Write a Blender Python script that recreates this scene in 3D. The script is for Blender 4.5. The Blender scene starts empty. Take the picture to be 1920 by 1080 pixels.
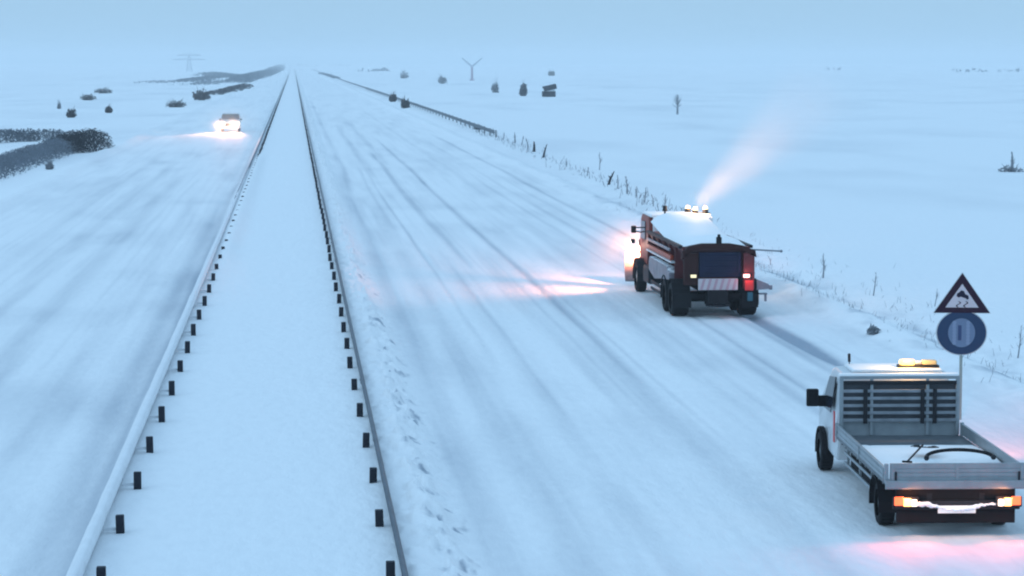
import bpy, bmesh, math, random
import numpy as np
from mathutils import Vector, Matrix, Euler
R = math.radians
random.seed(7)
S = bpy.context.scene
COL = S.collection

# ------------------------------------------------------------------ camera
H = 7.5                                   # the overpass the picture is taken from
F = 4800.0                                # focal length in pixels of a 1920 wide picture
PITCH = math.atan(422 / F)
YAW = math.atan(410 / (F / math.cos(PITCH)))
cam = bpy.data.objects.new('camera', bpy.data.cameras.new('camera'))
COL.objects.link(cam)
cam.data.sensor_width = 36
cam.data.lens = F / 1920 * 36
cam.data.clip_start = 0.5
cam.data.clip_end = 30000
cam.location = (0, 0, H)
cam.rotation_euler = (R(90) - PITCH, 0, -YAW)
S.camera = cam
CM = Euler((R(90) - PITCH, 0, -YAW)).to_matrix()

def at(px, py, h=0.0):
    """point at height h that the photograph shows at (px, py)"""
    d = CM @ Vector(((px - 960) / F, (540 - py) / F, -1))
    t = (h - H) / d.z
    return Vector((d.x * t, d.y * t, h))

# ------------------------------------------------------------------ world, sun, exposure
W = bpy.data.worlds.new('World'); S.world = W; W.use_nodes = True
nt = W.node_tree; nt.nodes.clear()
out = nt.nodes.new('ShaderNodeOutputWorld')
tc = nt.nodes.new('ShaderNodeTexCoord')
sep = nt.nodes.new('ShaderNodeSeparateXYZ')
ramp = nt.nodes.new('ShaderNodeValToRGB')
ramp.color_ramp.elements[0].position = 0.0
ramp.color_ramp.elements[0].color = (0.398, 0.660, 0.90, 1)
ramp.color_ramp.elements[1].position = 1.0
ramp.color_ramp.elements[1].color = (0.54, 0.87, 1.24, 1)
e = ramp.color_ramp.elements.new(0.10); e.color = (0.398, 0.662, 0.90, 1)
e = ramp.color_ramp.elements.new(0.45); e.color = (0.49, 0.80, 1.13, 1)
bg = nt.nodes.new('ShaderNodeBackground'); bg.inputs['Strength'].default_value = 0.855
sky = nt.nodes.new('ShaderNodeTexSky'); sky.sky_type = 'NISHITA'; sky.sun_disc = False
sky.sun_elevation = R(32); sky.sun_rotation = R(235)
bg2 = nt.nodes.new('ShaderNodeBackground'); bg2.inputs['Strength'].default_value = 0.004
add = nt.nodes.new('ShaderNodeAddShader')
nt.links.new(tc.outputs['Generated'], sep.inputs[0])
nt.links.new(sep.outputs['Z'], ramp.inputs[0])
nt.links.new(ramp.outputs[0], bg.inputs['Color'])
nt.links.new(sky.outputs[0], bg2.inputs['Color'])
nt.links.new(bg.outputs[0], add.inputs[0]); nt.links.new(bg2.outputs[0], add.inputs[1])
nt.links.new(add.outputs[0], out.inputs['Surface'])
sun = bpy.data.objects.new('sun', bpy.data.lights.new('sun', 'SUN'))
sun.data.energy = 0.55; sun.data.angle = R(30); sun.data.color = (0.62, 0.84, 1.0)
sun.rotation_euler = (R(58), 0, R(-55)); COL.objects.link(sun)
vs = S.view_settings
vs.view_transform = 'Standard'; vs.look = 'None'; vs.exposure = 0; vs.gamma = 1; vs.use_curve_mapping = False
cy = S.cycles
cy.use_denoising = True
cy.max_bounces = 6; cy.volume_bounces = 2; cy.diffuse_bounces = 3
cy.sample_clamp_indirect = 4
cy.pixel_filter_type = 'BLACKMAN_HARRIS'; cy.filter_width = 2.1

# ------------------------------------------------------------------ helpers
def mat(name, col, rough=0.6, metal=0.0, noise=0.0, nscale=3.0, col2=None, bump=0.0, emit=None, estr=0.0, snow=0.0):
    m = bpy.data.materials.new(name); m.use_nodes = True
    n = m.node_tree; b = n.nodes['Principled BSDF']
    b.inputs['Roughness'].default_value = rough; b.inputs['Metallic'].default_value = metal
    c = tuple(col) + (1,)
    b.inputs['Base Color'].default_value = c
    if max(col) < 0.06: b.inputs['Specular IOR Level'].default_value = 0.2
    last = None
    if noise or bump:
        t = n.nodes.new('ShaderNodeTexCoord')
        nz = n.nodes.new('ShaderNodeTexNoise'); nz.inputs['Scale'].default_value = nscale; nz.inputs['Detail'].default_value = 5
        n.links.new(t.outputs['Object'], nz.inputs['Vector'])
        if noise:
            rp = n.nodes.new('ShaderNodeValToRGB')
            rp.color_ramp.elements[0].position = 0.5 - 0.25; rp.color_ramp.elements[1].position = 0.5 + 0.25
            d = col2 if col2 else tuple(x * (1 - noise) for x in col)
            rp.color_ramp.elements[0].color = tuple(d) + (1,); rp.color_ramp.elements[1].color = c
            n.links.new(nz.outputs[0], rp.inputs[0]); last = rp.outputs[0]
        if bump:
            bp = n.nodes.new('ShaderNodeBump'); bp.inputs['Strength'].default_value = bump; bp.inputs['Distance'].default_value = 0.03
            n.links.new(nz.outputs[0], bp.inputs['Height']); n.links.new(bp.outputs[0], b.inputs['Normal'])
    if snow:          # snow lying on the faces that look up
        g = n.nodes.new('ShaderNodeNewGeometry'); s = n.nodes.new('ShaderNodeSeparateXYZ')
        n.links.new(g.outputs['Normal'], s.inputs[0])
        t2 = n.nodes.new('ShaderNodeTexCoord'); nz2 = n.nodes.new('ShaderNodeTexNoise'); nz2.inputs['Scale'].default_value = 4
        n.links.new(t2.outputs['Object'], nz2.inputs['Vector'])
        ad = n.nodes.new('ShaderNodeMath'); ad.operation = 'MULTIPLY_ADD'; ad.inputs[1].default_value = 0.9
        n.links.new(nz2.outputs[0], ad.inputs[0]); n.links.new(s.outputs['Z'], ad.inputs[2])
        mr = n.nodes.new('ShaderNodeMapRange'); mr.inputs['From Min'].default_value = 1.45 - snow; mr.inputs['From Max'].default_value = 1.6 - snow
        n.links.new(ad.outputs[0], mr.inputs['Value'])
        mx = n.nodes.new('ShaderNodeMix'); mx.data_type = 'RGBA'
        n.links.new(mr.outputs[0], mx.inputs[0])
        if last: n.links.new(last, mx.inputs[6])
        else: mx.inputs[6].default_value = c
        mx.inputs[7].default_value = (0.78, 0.80, 0.83, 1)
        last = mx.outputs[2]
    if last: n.links.new(last, b.inputs['Base Color'])
    if emit:
        b.inputs['Emission Color'].default_value = tuple(emit) + (1,); b.inputs['Emission Strength'].default_value = estr
    return m

class MB:
    """collects shapes and links them as one mesh"""
    def __init__(s): s.bm = bmesh.new()
    def _x(s, vs_, M): bmesh.ops.transform(s.bm, matrix=M, verts=vs_)
    def box(s, c, d, rot=(0, 0, 0), bev=0.0):
        r = bmesh.ops.create_cube(s.bm, size=1)['verts']
        s._x(r, Matrix.Translation(c) @ Euler(rot).to_matrix().to_4x4() @ Matrix.Diagonal((*d, 1)))
        if bev:
            ed = list({e for v in r for e in v.link_edges})
            bmesh.ops.bevel(s.bm, geom=ed, offset=bev, segments=2, affect='EDGES', profile=0.6)
        return s
    def cyl(s, a, b, r1, r2=None, n=14):
        a = Vector(a); b = Vector(b); d = b - a
        r2 = r1 if r2 is None else r2
        v = bmesh.ops.create_cone(s.bm, cap_ends=True, segments=n, radius1=r1, radius2=r2, depth=d.length)['verts']
        q = Vector((0, 0, 1)).rotation_difference(d.normalized()).to_matrix().to_4x4()
        s._x(v, Matrix.Translation((a + b) / 2) @ q)
        return s
    def sph(s, c, r, sc=(1, 1, 1), sub=2, jit=0.0):
        v = bmesh.ops.create_icosphere(s.bm, subdivisions=sub, radius=r)['verts']
        for k in v: k.co *= 1 + random.uniform(-jit, jit)
        s._x(v, Matrix.Translation(c) @ Matrix.Diagonal((*sc, 1)))
        return s
    def prism(s, prof, x0, x1, bev=0.0, inset=0.0):
        """profile in y,z extruded along x; inset narrows the points above the belt"""
        A = [s.bm.verts.new((x0, p[0], p[1])) for p in prof]
        B = [s.bm.verts.new((x1, p[0], p[1])) for p in prof]
        fs = [s.bm.faces.new(A[::-1]), s.bm.faces.new(B)]
        n = len(prof)
        for i in range(n): fs.append(s.bm.faces.new((A[i], A[(i + 1) % n], B[(i + 1) % n], B[i])))
        if bev:
            ed = list({e for f in fs for e in f.edges})
            bmesh.ops.bevel(s.bm, geom=ed, offset=bev, segments=2, affect='EDGES', profile=0.6)
        return s
    def poly(s, pts, thick, nrm):
        """flat polygon with thickness along nrm"""
        nrm = Vector(nrm)
        A = [s.bm.verts.new(Vector(p)) for p in pts]
        B = [s.bm.verts.new(Vector(p) + nrm * thick) for p in pts]
        s.bm.faces.new(A); s.bm.faces.new(B[::-1]); n = len(pts)
        for i in range(n): s.bm.faces.new((A[i], B[i], B[(i + 1) % n], A[(i + 1) % n]))
        return s
    def sweep(s, prof, ys, x=0.0, z=0.0, zf=None):
        """open or closed x,z profile carried along y"""
        rows = []
        for y in ys:
            dz = zf(y) if zf else 0
            rows.append([s.bm.verts.new((x + p[0], y, z + p[1] + dz)) for p in prof])
        n = len(prof)
        for a, b in zip(rows, rows[1:]):
            for i in range(n): s.bm.faces.new((a[i], a[(i + 1) % n], b[(i + 1) % n], b[i]))
        s.bm.faces.new(rows[0][::-1]); s.bm.faces.new(rows[-1])
        return s
    def build(s, name, m, parent=None, loc=None, smooth=False):
        bmesh.ops.recalc_face_normals(s.bm, faces=s.bm.faces)
        me = bpy.data.meshes.new(name); s.bm.to_mesh(me); s.bm.free()
        if smooth:
            for p in me.polygons: p.use_smooth = True
        me.materials.append(m)
        o = bpy.data.objects.new(name, me); COL.objects.link(o)
        if parent: o.parent = parent
        if loc is not None: o.location = loc
        return o

def tag(o, label=None, cat=None, group=None, kind=None):
    if label: o['label'] = label
    if cat: o['category'] = cat
    if group: o['group'] = group
    if kind: o['kind'] = kind
    return o

def empty(name, loc, rz=0.0):
    o = bpy.data.objects.new(name, None); COL.objects.link(o)
    o.location = loc; o.rotation_euler = (0, 0, rz); o.empty_display_size = 0.3
    return o

def copy_tree(o, parent=None):
    c = o.copy(); COL.objects.link(c); c.parent = parent
    for ch in list(o.children): copy_tree(ch, c)
    return c

def lamp(name, kind, loc, power, col, parent=None, aim=None, size=0.1, spot=90, blend=0.9, sx=None):
    L = bpy.data.lights.new(name, kind); L.energy = power; L.color = col
    if kind == 'SPOT': L.spot_size = R(spot); L.spot_blend = blend; L.shadow_soft_size = size
    elif kind == 'POINT': L.shadow_soft_size = size
    elif kind == 'AREA':
        L.shape = 'RECTANGLE'; L.size = sx or size; L.size_y = size
    o = bpy.data.objects.new(name, L); COL.objects.link(o); o.location = loc
    if aim is not None:
        o.rotation_euler = (Vector(aim) - Vector(loc)).to_track_quat('-Z', 'Y').to_euler()
    if parent: o.parent = parent
    return o

# numpy value noise
def vnoise(x, y, seed=0):
    xi = np.floor(x).astype(np.int64); yi = np.floor(y).astype(np.int64)
    fx = x - xi; fy = y - yi
    fx = fx * fx * (3 - 2 * fx); fy = fy * fy * (3 - 2 * fy)
    def h(a, b):
        n = (a * 374761393 + b * 668265263 + seed * 1442695041) & 0x7fffffff
        n = ((n ^ (n >> 13)) * 1274126177) & 0x7fffffff
        return ((n ^ (n >> 16)) & 0xffff) / 65535.0
    return (h(xi, yi) * (1 - fx) + h(xi + 1, yi) * fx) * (1 - fy) + (h(xi, yi + 1) * (1 - fx) + h(xi + 1, yi + 1) * fx) * fy

def fbm(x, y, seed=0, oct_=4):
    s = 0; a = 0.5
    for k in range(oct_):
        s = s + a * vnoise(x, y, seed + k * 17); x = x * 2.03 + 5.1; y = y * 2.03 + 9.7; a *= 0.5
    return s

def sst(a, b, x):
    t = np.clip((x - a) / (b - a), 0, 1); return t * t * (3 - 2 * t)
def bump1(x, c, w): return np.exp(-((x - c) / w) ** 2)

# ------------------------------------------------------------------ terrain
def height(x, y):
    x = np.asarray(x, float); y = np.asarray(y, float)
    wob = (fbm(y / 9, y * 0, 3) - 0.5)
    z = np.zeros_like(x)
    # median: a snow filled strip between the rails
    med = sst(-3.5, -2.95, x) * (1 - sst(1.5, 2.9 + wob * 0.5, x))
    z += 0.38 * med + 0.07 * med * (fbm(x / 1.2, y / 2.5, 5) - 0.5) + 0.03 * med * (fbm(x / .25, y / .6, 7, 3) - 0.5)
    z += 0.26 * bump1(x, -2.60, 0.42) * sst(74, 105, y) * (1 - sst(185, 215, y))
    # bank thrown up by the plough on the right side of the median
    bank = bump1(x, 2.15 + wob * 0.25, 0.42)
    lump = fbm(x / 0.28, y / 0.45, 11, 3)
    z += bank * (0.10 + 0.42 * np.clip(lump - 0.36, 0, 1) * 1.6)
    z -= bump1(x, -3.75, 0.35) * 0.06
    # road edges
    for c, w, a in ((16.2, 0.7, 0.30), (-15.5, 0.8, 0.28)):
        z += bump1(x, c + wob * 0.8, w) * (a + 0.25 * (fbm(x / 0.7, y / 1.1, 23) - 0.5))
    # verges and fields
    out_r = sst(16.8, 19.0, x); out_l = 1 - sst(-19.0, -16.5, x)
    fld = np.maximum(out_r, out_l)
    far = np.clip(1 - y / 1500, 0, 1)
    z += fld * (0.30 * (fbm(x / 6, y / 9, 31) - 0.5) + 0.10 * (fbm(x / 0.8, y / 1.2, 37) - 0.5)) * far
    z += -0.25 * bump1(x, 17.9, 0.7) * far
    # driven snow: fine ribs along the road
    road = ((x > 2.6) & (x < 15.6)) | ((x < -3.5) & (x > -15.0))
    z += road * (0.035 * (fbm(x / 0.35, y / 14, 41, 3) - 0.5) + 0.02 * (fbm(x / 1.0, y / 2.0, 43, 3) - 0.5))
    for c, w, d, y0, y1 in TRK_SHADE:
        z -= 0.035 * d * bump1(x, c + 0.25 * (fbm(y / 30, y * 0, 51) - 0.5), w) * sst(y0 - 6, y0 + 6, y) * (1 - sst(y1 - 8, y1 + 20, y))
    return z

# tracks and painted furrow shade: centre x, half width, strength, from y, to y
TRK_SHADE = [(6.45, .16, .85, 95, 210), (8.15, .15, 1.05, 60, 240), (14.5, .16, .8, 95, 260), (12.7, .14, .45, 90, 240),
       (13.55, .24, 4.0, 64, 75.5), (13.05, .14, .7, 60, 74), (11.3, .20, .55, 46, 76), (11.8, .16, .4, 50, 75),  # first: right wheel track, deepened with the truck's painted shadow
       (9.8, .22, .35, 48, 120), (4.2, .30, .35, 30, 120), (5.6, .22, .30, 30, 90), (3.1, .35, .55, 28, 170), (7.9, .35, .40, 28, 62),
       (9.3, .30, .35, 28, 48), (10.6, .2, .3, 60, 110), (7.2, .2, .3, 55, 100),
       (-3.85, .40, .75, 25, 130), (-5.4, .3, .25, 30, 140), (-7.4, .45, .45, 40, 160), (-9.0, .3, .35, 50, 190), (-10.8, .4, .3, 60, 200),
       (5.2, .3, .6, 170, 300), (6.9, .3, .5, 190, 320), (3.4, .25, .45, 150, 520), (10.9, .25, .3, 150, 400), (-3.5, .18, .7, 120, 480), (-3.42, .14, 1.1, 25, 110)]  # last entries: shadow beside the left rail, painted dark

_r = random.Random(21)
for _k in range(9):
    _c = _r.uniform(3.2, 14.2); _y = _r.uniform(35, 120); _l = _r.uniform(30, 110)
    for _d in (0, 1.75): TRK_SHADE.append((_c + _d, .07, _r.uniform(.22, .5), _y, _y + _l))
for _k in range(4):
    _c = _r.uniform(-12, -5); _y = _r.uniform(40, 140); _l = _r.uniform(40, 110)
    for _d in (0, 1.75): TRK_SHADE.append((_c + _d, .08, _r.uniform(.12, .25), _y, _y + _l))

def wear_shade(x, y):  # slush and tracks, with painted shade by the left rail and truck
    w = np.zeros_like(x)
    for c, wd, d, y0, y1 in TRK_SHADE:
        cc = c + 0.25 * (fbm(y / 30, y * 0, 51) - 0.5)
        brk = 0.35 + 0.95 * fbm(x / 0.5 + c, y / 11, int(abs(c) * 10), 3)
        w += d * bump1(x, cc, wd) * sst(y0 - 6, y0 + 6, y) * (1 - sst(y1 - 8, y1 + 20, y)) * brk
    road_r = sst(2.5, 3.0, x) * (1 - sst(15.2, 16.0, x)); road_l = (1 - sst(-3.6, -3.2, x)) * sst(-15.5, -14.6, x)
    rd = np.maximum(road_r, road_l)
    w += rd * np.clip(fbm(x / 1.1, y / 14, 61, 4) - 0.44, 0, 1) * 0.9
    w += rd * np.clip(fbm(x / 0.22, y / 16, 67, 3) - 0.45, 0, 1) * 0.7
    w += rd * np.clip(fbm(x / 3.0, y / 7, 71, 3) - 0.42, 0, 1) * 0.8 * (1 - sst(120, 400, y))
    w += (1 - rd) * (1 - sst(-3.6, -3.2, x) + sst(15.6, 17, x)) * np.clip(fbm(x / 9, y / 34, 83, 4) - 0.46, 0, 1) * 1.1 * sst(60, 120, y) * (1 - sst(900, 2500, y))
    # dark flecks in the plough bank and on the verge
    w += bump1(x, 2.35, 0.32) * np.clip(fbm(x / 0.16, y / 0.5, 73, 3) - 0.56, 0, 1) * 14 * (1 - sst(60, 120, y))
    w += bump1(x, 17.0, 1.1) * np.clip(fbm(x / 0.5, y / 1.6, 79, 4) - 0.44, 0, 1) * 5.5 * (1 - sst(90, 200, y))
    return np.clip(w * 0.62, 0, 1)

def geo(a, b, n): return list(np.geomspace(a, b, n))
ysv = [-300, -150, -60, -20, 0, 12, 20]
y = 25.0
while y < 9000:
    ysv.append(y); y += max(0.14, y * y / 36000 * 1.5)
ysv.append(9200)
ys = np.array(ysv)

snow_m = bpy.data.materials.new('snow'); snow_m.use_nodes = True
n = snow_m.node_tree; b = n.nodes['Principled BSDF']
b.inputs['Roughness'].default_value = 0.75
b.inputs['Specular IOR Level'].default_value = 0.25
at_ = n.nodes.new('ShaderNodeAttribute'); at_.attribute_name = 'wear_shade'
tc_ = n.nodes.new('ShaderNodeTexCoord')
nz = n.nodes.new('ShaderNodeTexNoise'); nz.inputs['Scale'].default_value = 5.0; nz.inputs['Detail'].default_value = 6
bp2 = None
mpg = n.nodes.new('ShaderNodeMapping'); mpg.inputs['Scale'].default_value = (1, 0.35, 1)
n.links.new(tc_.outputs['Object'], mpg.inputs[0]); n.links.new(mpg.outputs[0], nz.inputs['Vector'])
ma = n.nodes.new('ShaderNodeMath'); ma.operation = 'MULTIPLY_ADD'; ma.inputs[1].default_value = 0.22; 
n.links.new(nz.outputs[0], ma.inputs[0]); n.links.new(at_.outputs['Fac'], ma.inputs[2])
mr = n.nodes.new('ShaderNodeMapRange'); mr.inputs['From Min'].default_value = 0.10; mr.inputs['From Max'].default_value = 1.1
n.links.new(ma.outputs[0], mr.inputs['Value'])
mx = n.nodes.new('ShaderNodeMix'); mx.data_type = 'RGBA'
mx.inputs[6].default_value = (0.83, 0.85, 0.87, 1); mx.inputs[7].default_value = (0.30, 0.35, 0.42, 1)
n.links.new(mr.outputs[0], mx.inputs[0]); n.links.new(mx.outputs[2], b.inputs['Base Color'])
bp = n.nodes.new('ShaderNodeBump'); bp.inputs['Strength'].default_value = 0.6; bp.inputs['Distance'].default_value = 0.06
n.links.new(nz.outputs[0], bp.inputs['Height']); n.links.new(bp.outputs[0], b.inputs['Normal'])

def strip(name, xs, label=None):
    xs = np.array(xs); X, Y = np.meshgrid(xs, ys)
    Z = height(X, Y); Wr = wear_shade(X, Y)
    nx, ny = len(xs), len(ys)
    co = np.stack([X, Y, Z], -1).reshape(-1, 3)
    me = bpy.data.meshes.new(name)
    me.vertices.add(nx * ny); me.vertices.foreach_set('co', co.ravel())
    i = np.arange(nx * ny).reshape(ny, nx)
    q = np.stack([i[:-1, :-1], i[:-1, 1:], i[1:, 1:], i[1:, :-1]], -1).reshape(-1, 4)
    me.loops.add(q.size); me.loops.foreach_set('vertex_index', q.ravel())
    me.polygons.add(len(q)); me.polygons.foreach_set('loop_start', np.arange(0, q.size, 4))
    me.polygons.foreach_set('loop_total', np.full(len(q), 4))
    me.polygons.foreach_set('use_smooth', np.ones(len(q), bool))
    me.update(calc_edges=True); me.validate()
    a = me.attributes.new('wear_shade', 'FLOAT', 'POINT'); a.data.foreach_set('value', Wr.ravel())
    me.materials.append(snow_m)
    o = bpy.data.objects.new(name, me); COL.objects.link(o); o['kind'] = 'structure'
    return o

def lin(a, b, st): return list(np.linspace(a, b, int(round((b - a) / st)) + 1))
strip('snow_field', [-x for x in geo(19, 9000, 60)][::-1] + lin(-19, -14.5, .25)[1:])
strip('carriageway', lin(-14.5, -3.4, .09))
strip('median_strip', lin(-3.4, 1.5, .07))
strip('snow_bank', lin(1.5, 2.8, .05))
strip('carriageway', lin(2.8, 15.2, .07))
strip('verge', lin(15.2, 19.5, .10))
strip('snow_field', geo(19.5, 9000, 110))

def gz(x, y): return float(height(np.array([x]), np.array([y]))[0])

# ------------------------------------------------------------------ materials
steel = mat('galvanised_steel', (0.10, 0.125, 0.16), 0.55, 0.3, noise=0.35, nscale=2)
steel_f = mat('frosted_steel', (0.27, 0.31, 0.36), 0.6, 0.1, noise=0.3, nscale=2)
steel_post = mat('post_steel', (0.018, 0.022, 0.034), 0.7, 0.0, noise=0.3, nscale=8)
crust = mat('snow_crust', (0.80, 0.82, 0.85), 0.8, noise=0.10, nscale=3, bump=0.5)
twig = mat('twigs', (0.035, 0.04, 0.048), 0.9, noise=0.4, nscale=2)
twig_l = mat('twigs_frost_haze', (0.30, 0.33, 0.37), 0.9, noise=0.5, nscale=2)  # pale frost tone, with haze painted in for faint growth
black = mat('black_rubber', (0.010, 0.010, 0.013), 0.85, noise=0.3, nscale=6)
dark = mat('dark_metal', (0.018, 0.020, 0.026), 0.6, noise=0.4, nscale=4)
glass = mat('dark_glass', (0.012, 0.018, 0.03), 0.12)
alu = mat('aluminium', (0.30, 0.34, 0.37), 0.45, 0.25, noise=0.25, nscale=5)
alu_d = mat('dark_aluminium', (0.13, 0.15, 0.17), 0.5, 0.25, noise=0.35, nscale=5)
white = mat('white_paint', (0.62, 0.65, 0.68), 0.35, noise=0.18, nscale=3)
orange = mat('orange_paint', (0.42, 0.050, 0.012), 0.45, noise=0.45, nscale=2.5, snow=0.0)
red_d = mat('dirty_red_paint', (0.13, 0.012, 0.016), 0.5, noise=0.5, nscale=2.5)
brown = mat('grimy_brown_metal', (0.045, 0.013, 0.012), 0.7, noise=0.4, nscale=3)
navy = mat('dark_blue_panel', (0.012, 0.017, 0.05), 0.5, noise=0.3, nscale=3)
snow_s = mat('settled_snow', (0.84, 0.86, 0.88), 0.8, bump=0.4, nscale=6)
red_r = mat('red_reflective', (0.55, 0.03, 0.03), 0.4)
grey = mat('grey_plastic', (0.26, 0.25, 0.29), 0.5, noise=0.5, nscale=2.5, snow=0.2)

# ------------------------------------------------------------------ median guard rails
WB = [(0, .155), (.03, .15), (.08, .10), (.08, .06), (.02, .02), (.02, -.02), (.08, -.06), (.08, -.10), (.03, -.15), (0, -.155),
      (-.004, -.152), (.074, -.098), (.074, -.062), (.014, -.022), (.014, .022), (.074, .062), (.074, .098), (-.004, .152)]
def beam_prof(sgn, w=1.0): return [(p[0] * sgn, p[1] * w) for p in WB]
def rail(name_label, xp, xb, y0, n_post, step, ztop, group, snow_to=0.0):
    rt = empty('guard_rail', (xp, y0, 0))
    sg = 1 if xb > xp else -1
    zb = ztop - 0.155
    yl = [-6] + list(np.arange(2, 400, 8)) + list(np.geomspace(400, 3200, 30))
    if snow_to:
        cap = MB(); prof = [(-.10, -.17), (-.13, .05), (-.09, .17), (-.02, .225), (.07, .21), (.11, .11), (.035, .04), (.0, -.05)]
        yy = [-6] + list(np.arange(30, snow_to, 1.5))
        rows = []
        for yv in yy:
            f = 1 + 0.22 * (fbm(np.array([yv / 1.3]), np.array([2.0]), 91)[0] - 0.5)
            if yv > snow_to * 0.55: f *= max(0.4, 1 - (yv - snow_to * 0.55) / (snow_to * 0.45) * 0.6)
            rows.append([cap.bm.verts.new((xb - xp + p[0] * f, yv - y0, zb + p[1] * f)) for p in prof])
        k = len(prof)
        for a, c in zip(rows, rows[1:]):
            for i in range(k): cap.bm.faces.new((a[i], a[(i + 1) % k], c[(i + 1) % k], c[i]))
        cap.bm.faces.new(rows[0][::-1]); cap.bm.faces.new(rows[-1])
        cap.build('snow_cover', crust, rt, smooth=True)
    m = MB(); m.sweep([(p[0] - 0, p[1]) for p in beam_prof(sg)], [v - y0 for v in yl], xb - xp, zb)
    bo = m.build('beam', steel_f if snow_to else steel, rt)
    sp = MB()
    sp.box((0, 0, ztop / 2 - .35), (.125, .13, ztop + .7 - .03), bev=.012)
    p0 = sp.build('post', steel_post, rt)
    bk = MB(); L = abs(xb - xp)
    bk.box((sg * (L / 2 - .01), 0, zb - .07), (L - .11, .04, .05), bev=.006)
    b0 = bk.build('bracket', crust, p0)
    for i in range(1, n_post):
        c = p0.copy(); COL.objects.link(c); c.parent = rt; c.location = (random.uniform(-.01, .01), i * step, random.uniform(-.015, .015))
        c.rotation_euler = (random.uniform(-.02, .02), random.uniform(-.03, .03), 0)
        d = b0.copy(); COL.objects.link(d); d.parent = c
    rest = MB(); yv = n_post * step
    while yv < 1400:
        rest.box((0, yv, ztop / 2), (.11, .15, ztop - .02)); yv += step
    tag(rest.build('post', steel_post, rt), kind='stuff')
    tag(rt, name_label, 'guard rail', group)
    return rt
rail('snow-caked guard rail on the left edge of the median, white beam left of dark posts', -2.66, -2.98, 34.75, 96, 4.08, 0.68, 'guard rails along the median', snow_to=170)
rail('dark bare guard rail on the right edge of the median, beside the snow bank', 1.285, 1.42, 34.9, 96, 4.12, 0.66, 'guard rails along the median')

# barrier far along the right road edge
rt = empty('roadside_barrier', (20.25, 258, 0))
m = MB()
yl = list(np.arange(0, 470, 10)) + list(np.geomspace(480, 2600, 25))
rows = []
def xr(yv): return 0.25 * math.sin(yv / 160)
for yv in yl:
    rows.append([m.bm.verts.new((xr(yv) + p[0] * 1.0, yv, .52 + p[1] * 1.25)) for p in beam_prof(-1)])
for a, c in zip(rows, rows[1:]):
    for i in range(len(WB)): m.bm.faces.new((a[i], a[(i + 1) % len(WB)], c[(i + 1) % len(WB)], c[i]))
m.bm.faces.new(rows[0]); m.bm.faces.new(rows[-1])
m.build('beam', steel, rt)
p0 = None
for i in range(60):
    yv = i * 8
    if p0 is None:
        p0 = MB().box((.08, 0, .3), (.10, .16, .9)).build('post', steel_post, rt); p0.location = (xr(0), 0, 0)
    else:
        c = p0.copy(); COL.objects.link(c); c.parent = rt; c.location = (xr(yv), yv, 0)
tag(rt, 'thin grey barrier along the far right road edge, running to the vanishing point', 'guard rail')

# ------------------------------------------------------------------ vegetation
def twig_cloud(mb, w, d, h, n, seed, size=0.18, base=0.0, dome=True, stems=15):
    r = random.Random(seed)
    for k in range(stems):
        a = r.uniform(0, 6.28); q = r.uniform(.2, .45)
        mb.cyl((r.uniform(-w * .2, w * .2), r.uniform(-d * .2, d * .2), -.1), (math.cos(a) * w * q, math.sin(a) * d * q, h * r.uniform(.6, 1.25)), .03, .012, 5)
    for k in range(n):
        while True:
            u, v, t = r.uniform(-1, 1), r.uniform(-1, 1), r.uniform(0, 1)
            if not dome or (u * u + v * v + (2 * t - .9) ** 2 * .9 < r.uniform(.35, 1.25)): break
        lim = 0.75 + 0.25 * math.sin(u * 5 + seed) * math.cos(v * 4 + seed * 2)
        c = Vector((u * w / 2, v * d / 2, base + t * h * lim))
        s_ = size * r.uniform(.5, 1.5)
        ax = Vector((r.gauss(0, 1), r.gauss(0, 1), r.gauss(0, .9) + .5)).normalized()
        bx = ax.orthogonal().normalized(); bx.rotate(Matrix.Rotation(r.uniform(0, 6.28), 3, ax))
        p1 = c - ax * s_ * .6; p2 = c + ax * s_ * .6
        q1 = c + bx * s_ * .28; q2 = c - bx * s_ * .22
        V = [mb.bm.verts.new(p) for p in (p1, q1, p2, q2)]
        mb.bm.faces.new(V)

def bush(px, py, wpx, hpx, label, seed, m=None, dens=260, name='bush', cat='bush', group='dark shrubs beside the road', stretch=1.0):
    wpx *= 1.12; hpx *= 1.25
    p = at(px, py); D = p.length; s = D / F
    w = wpx * s; h = hpx * s
    b_ = MB(); twig_cloud(b_, w, max(w * .55, .6) * stretch, h, dens, seed, size=max(.16, h * .16))
    o = b_.build(name, m or twig, None, (p.x, p.y, gz(p.x, p.y) - .04))
    return tag(o, label, cat, group)

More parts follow.
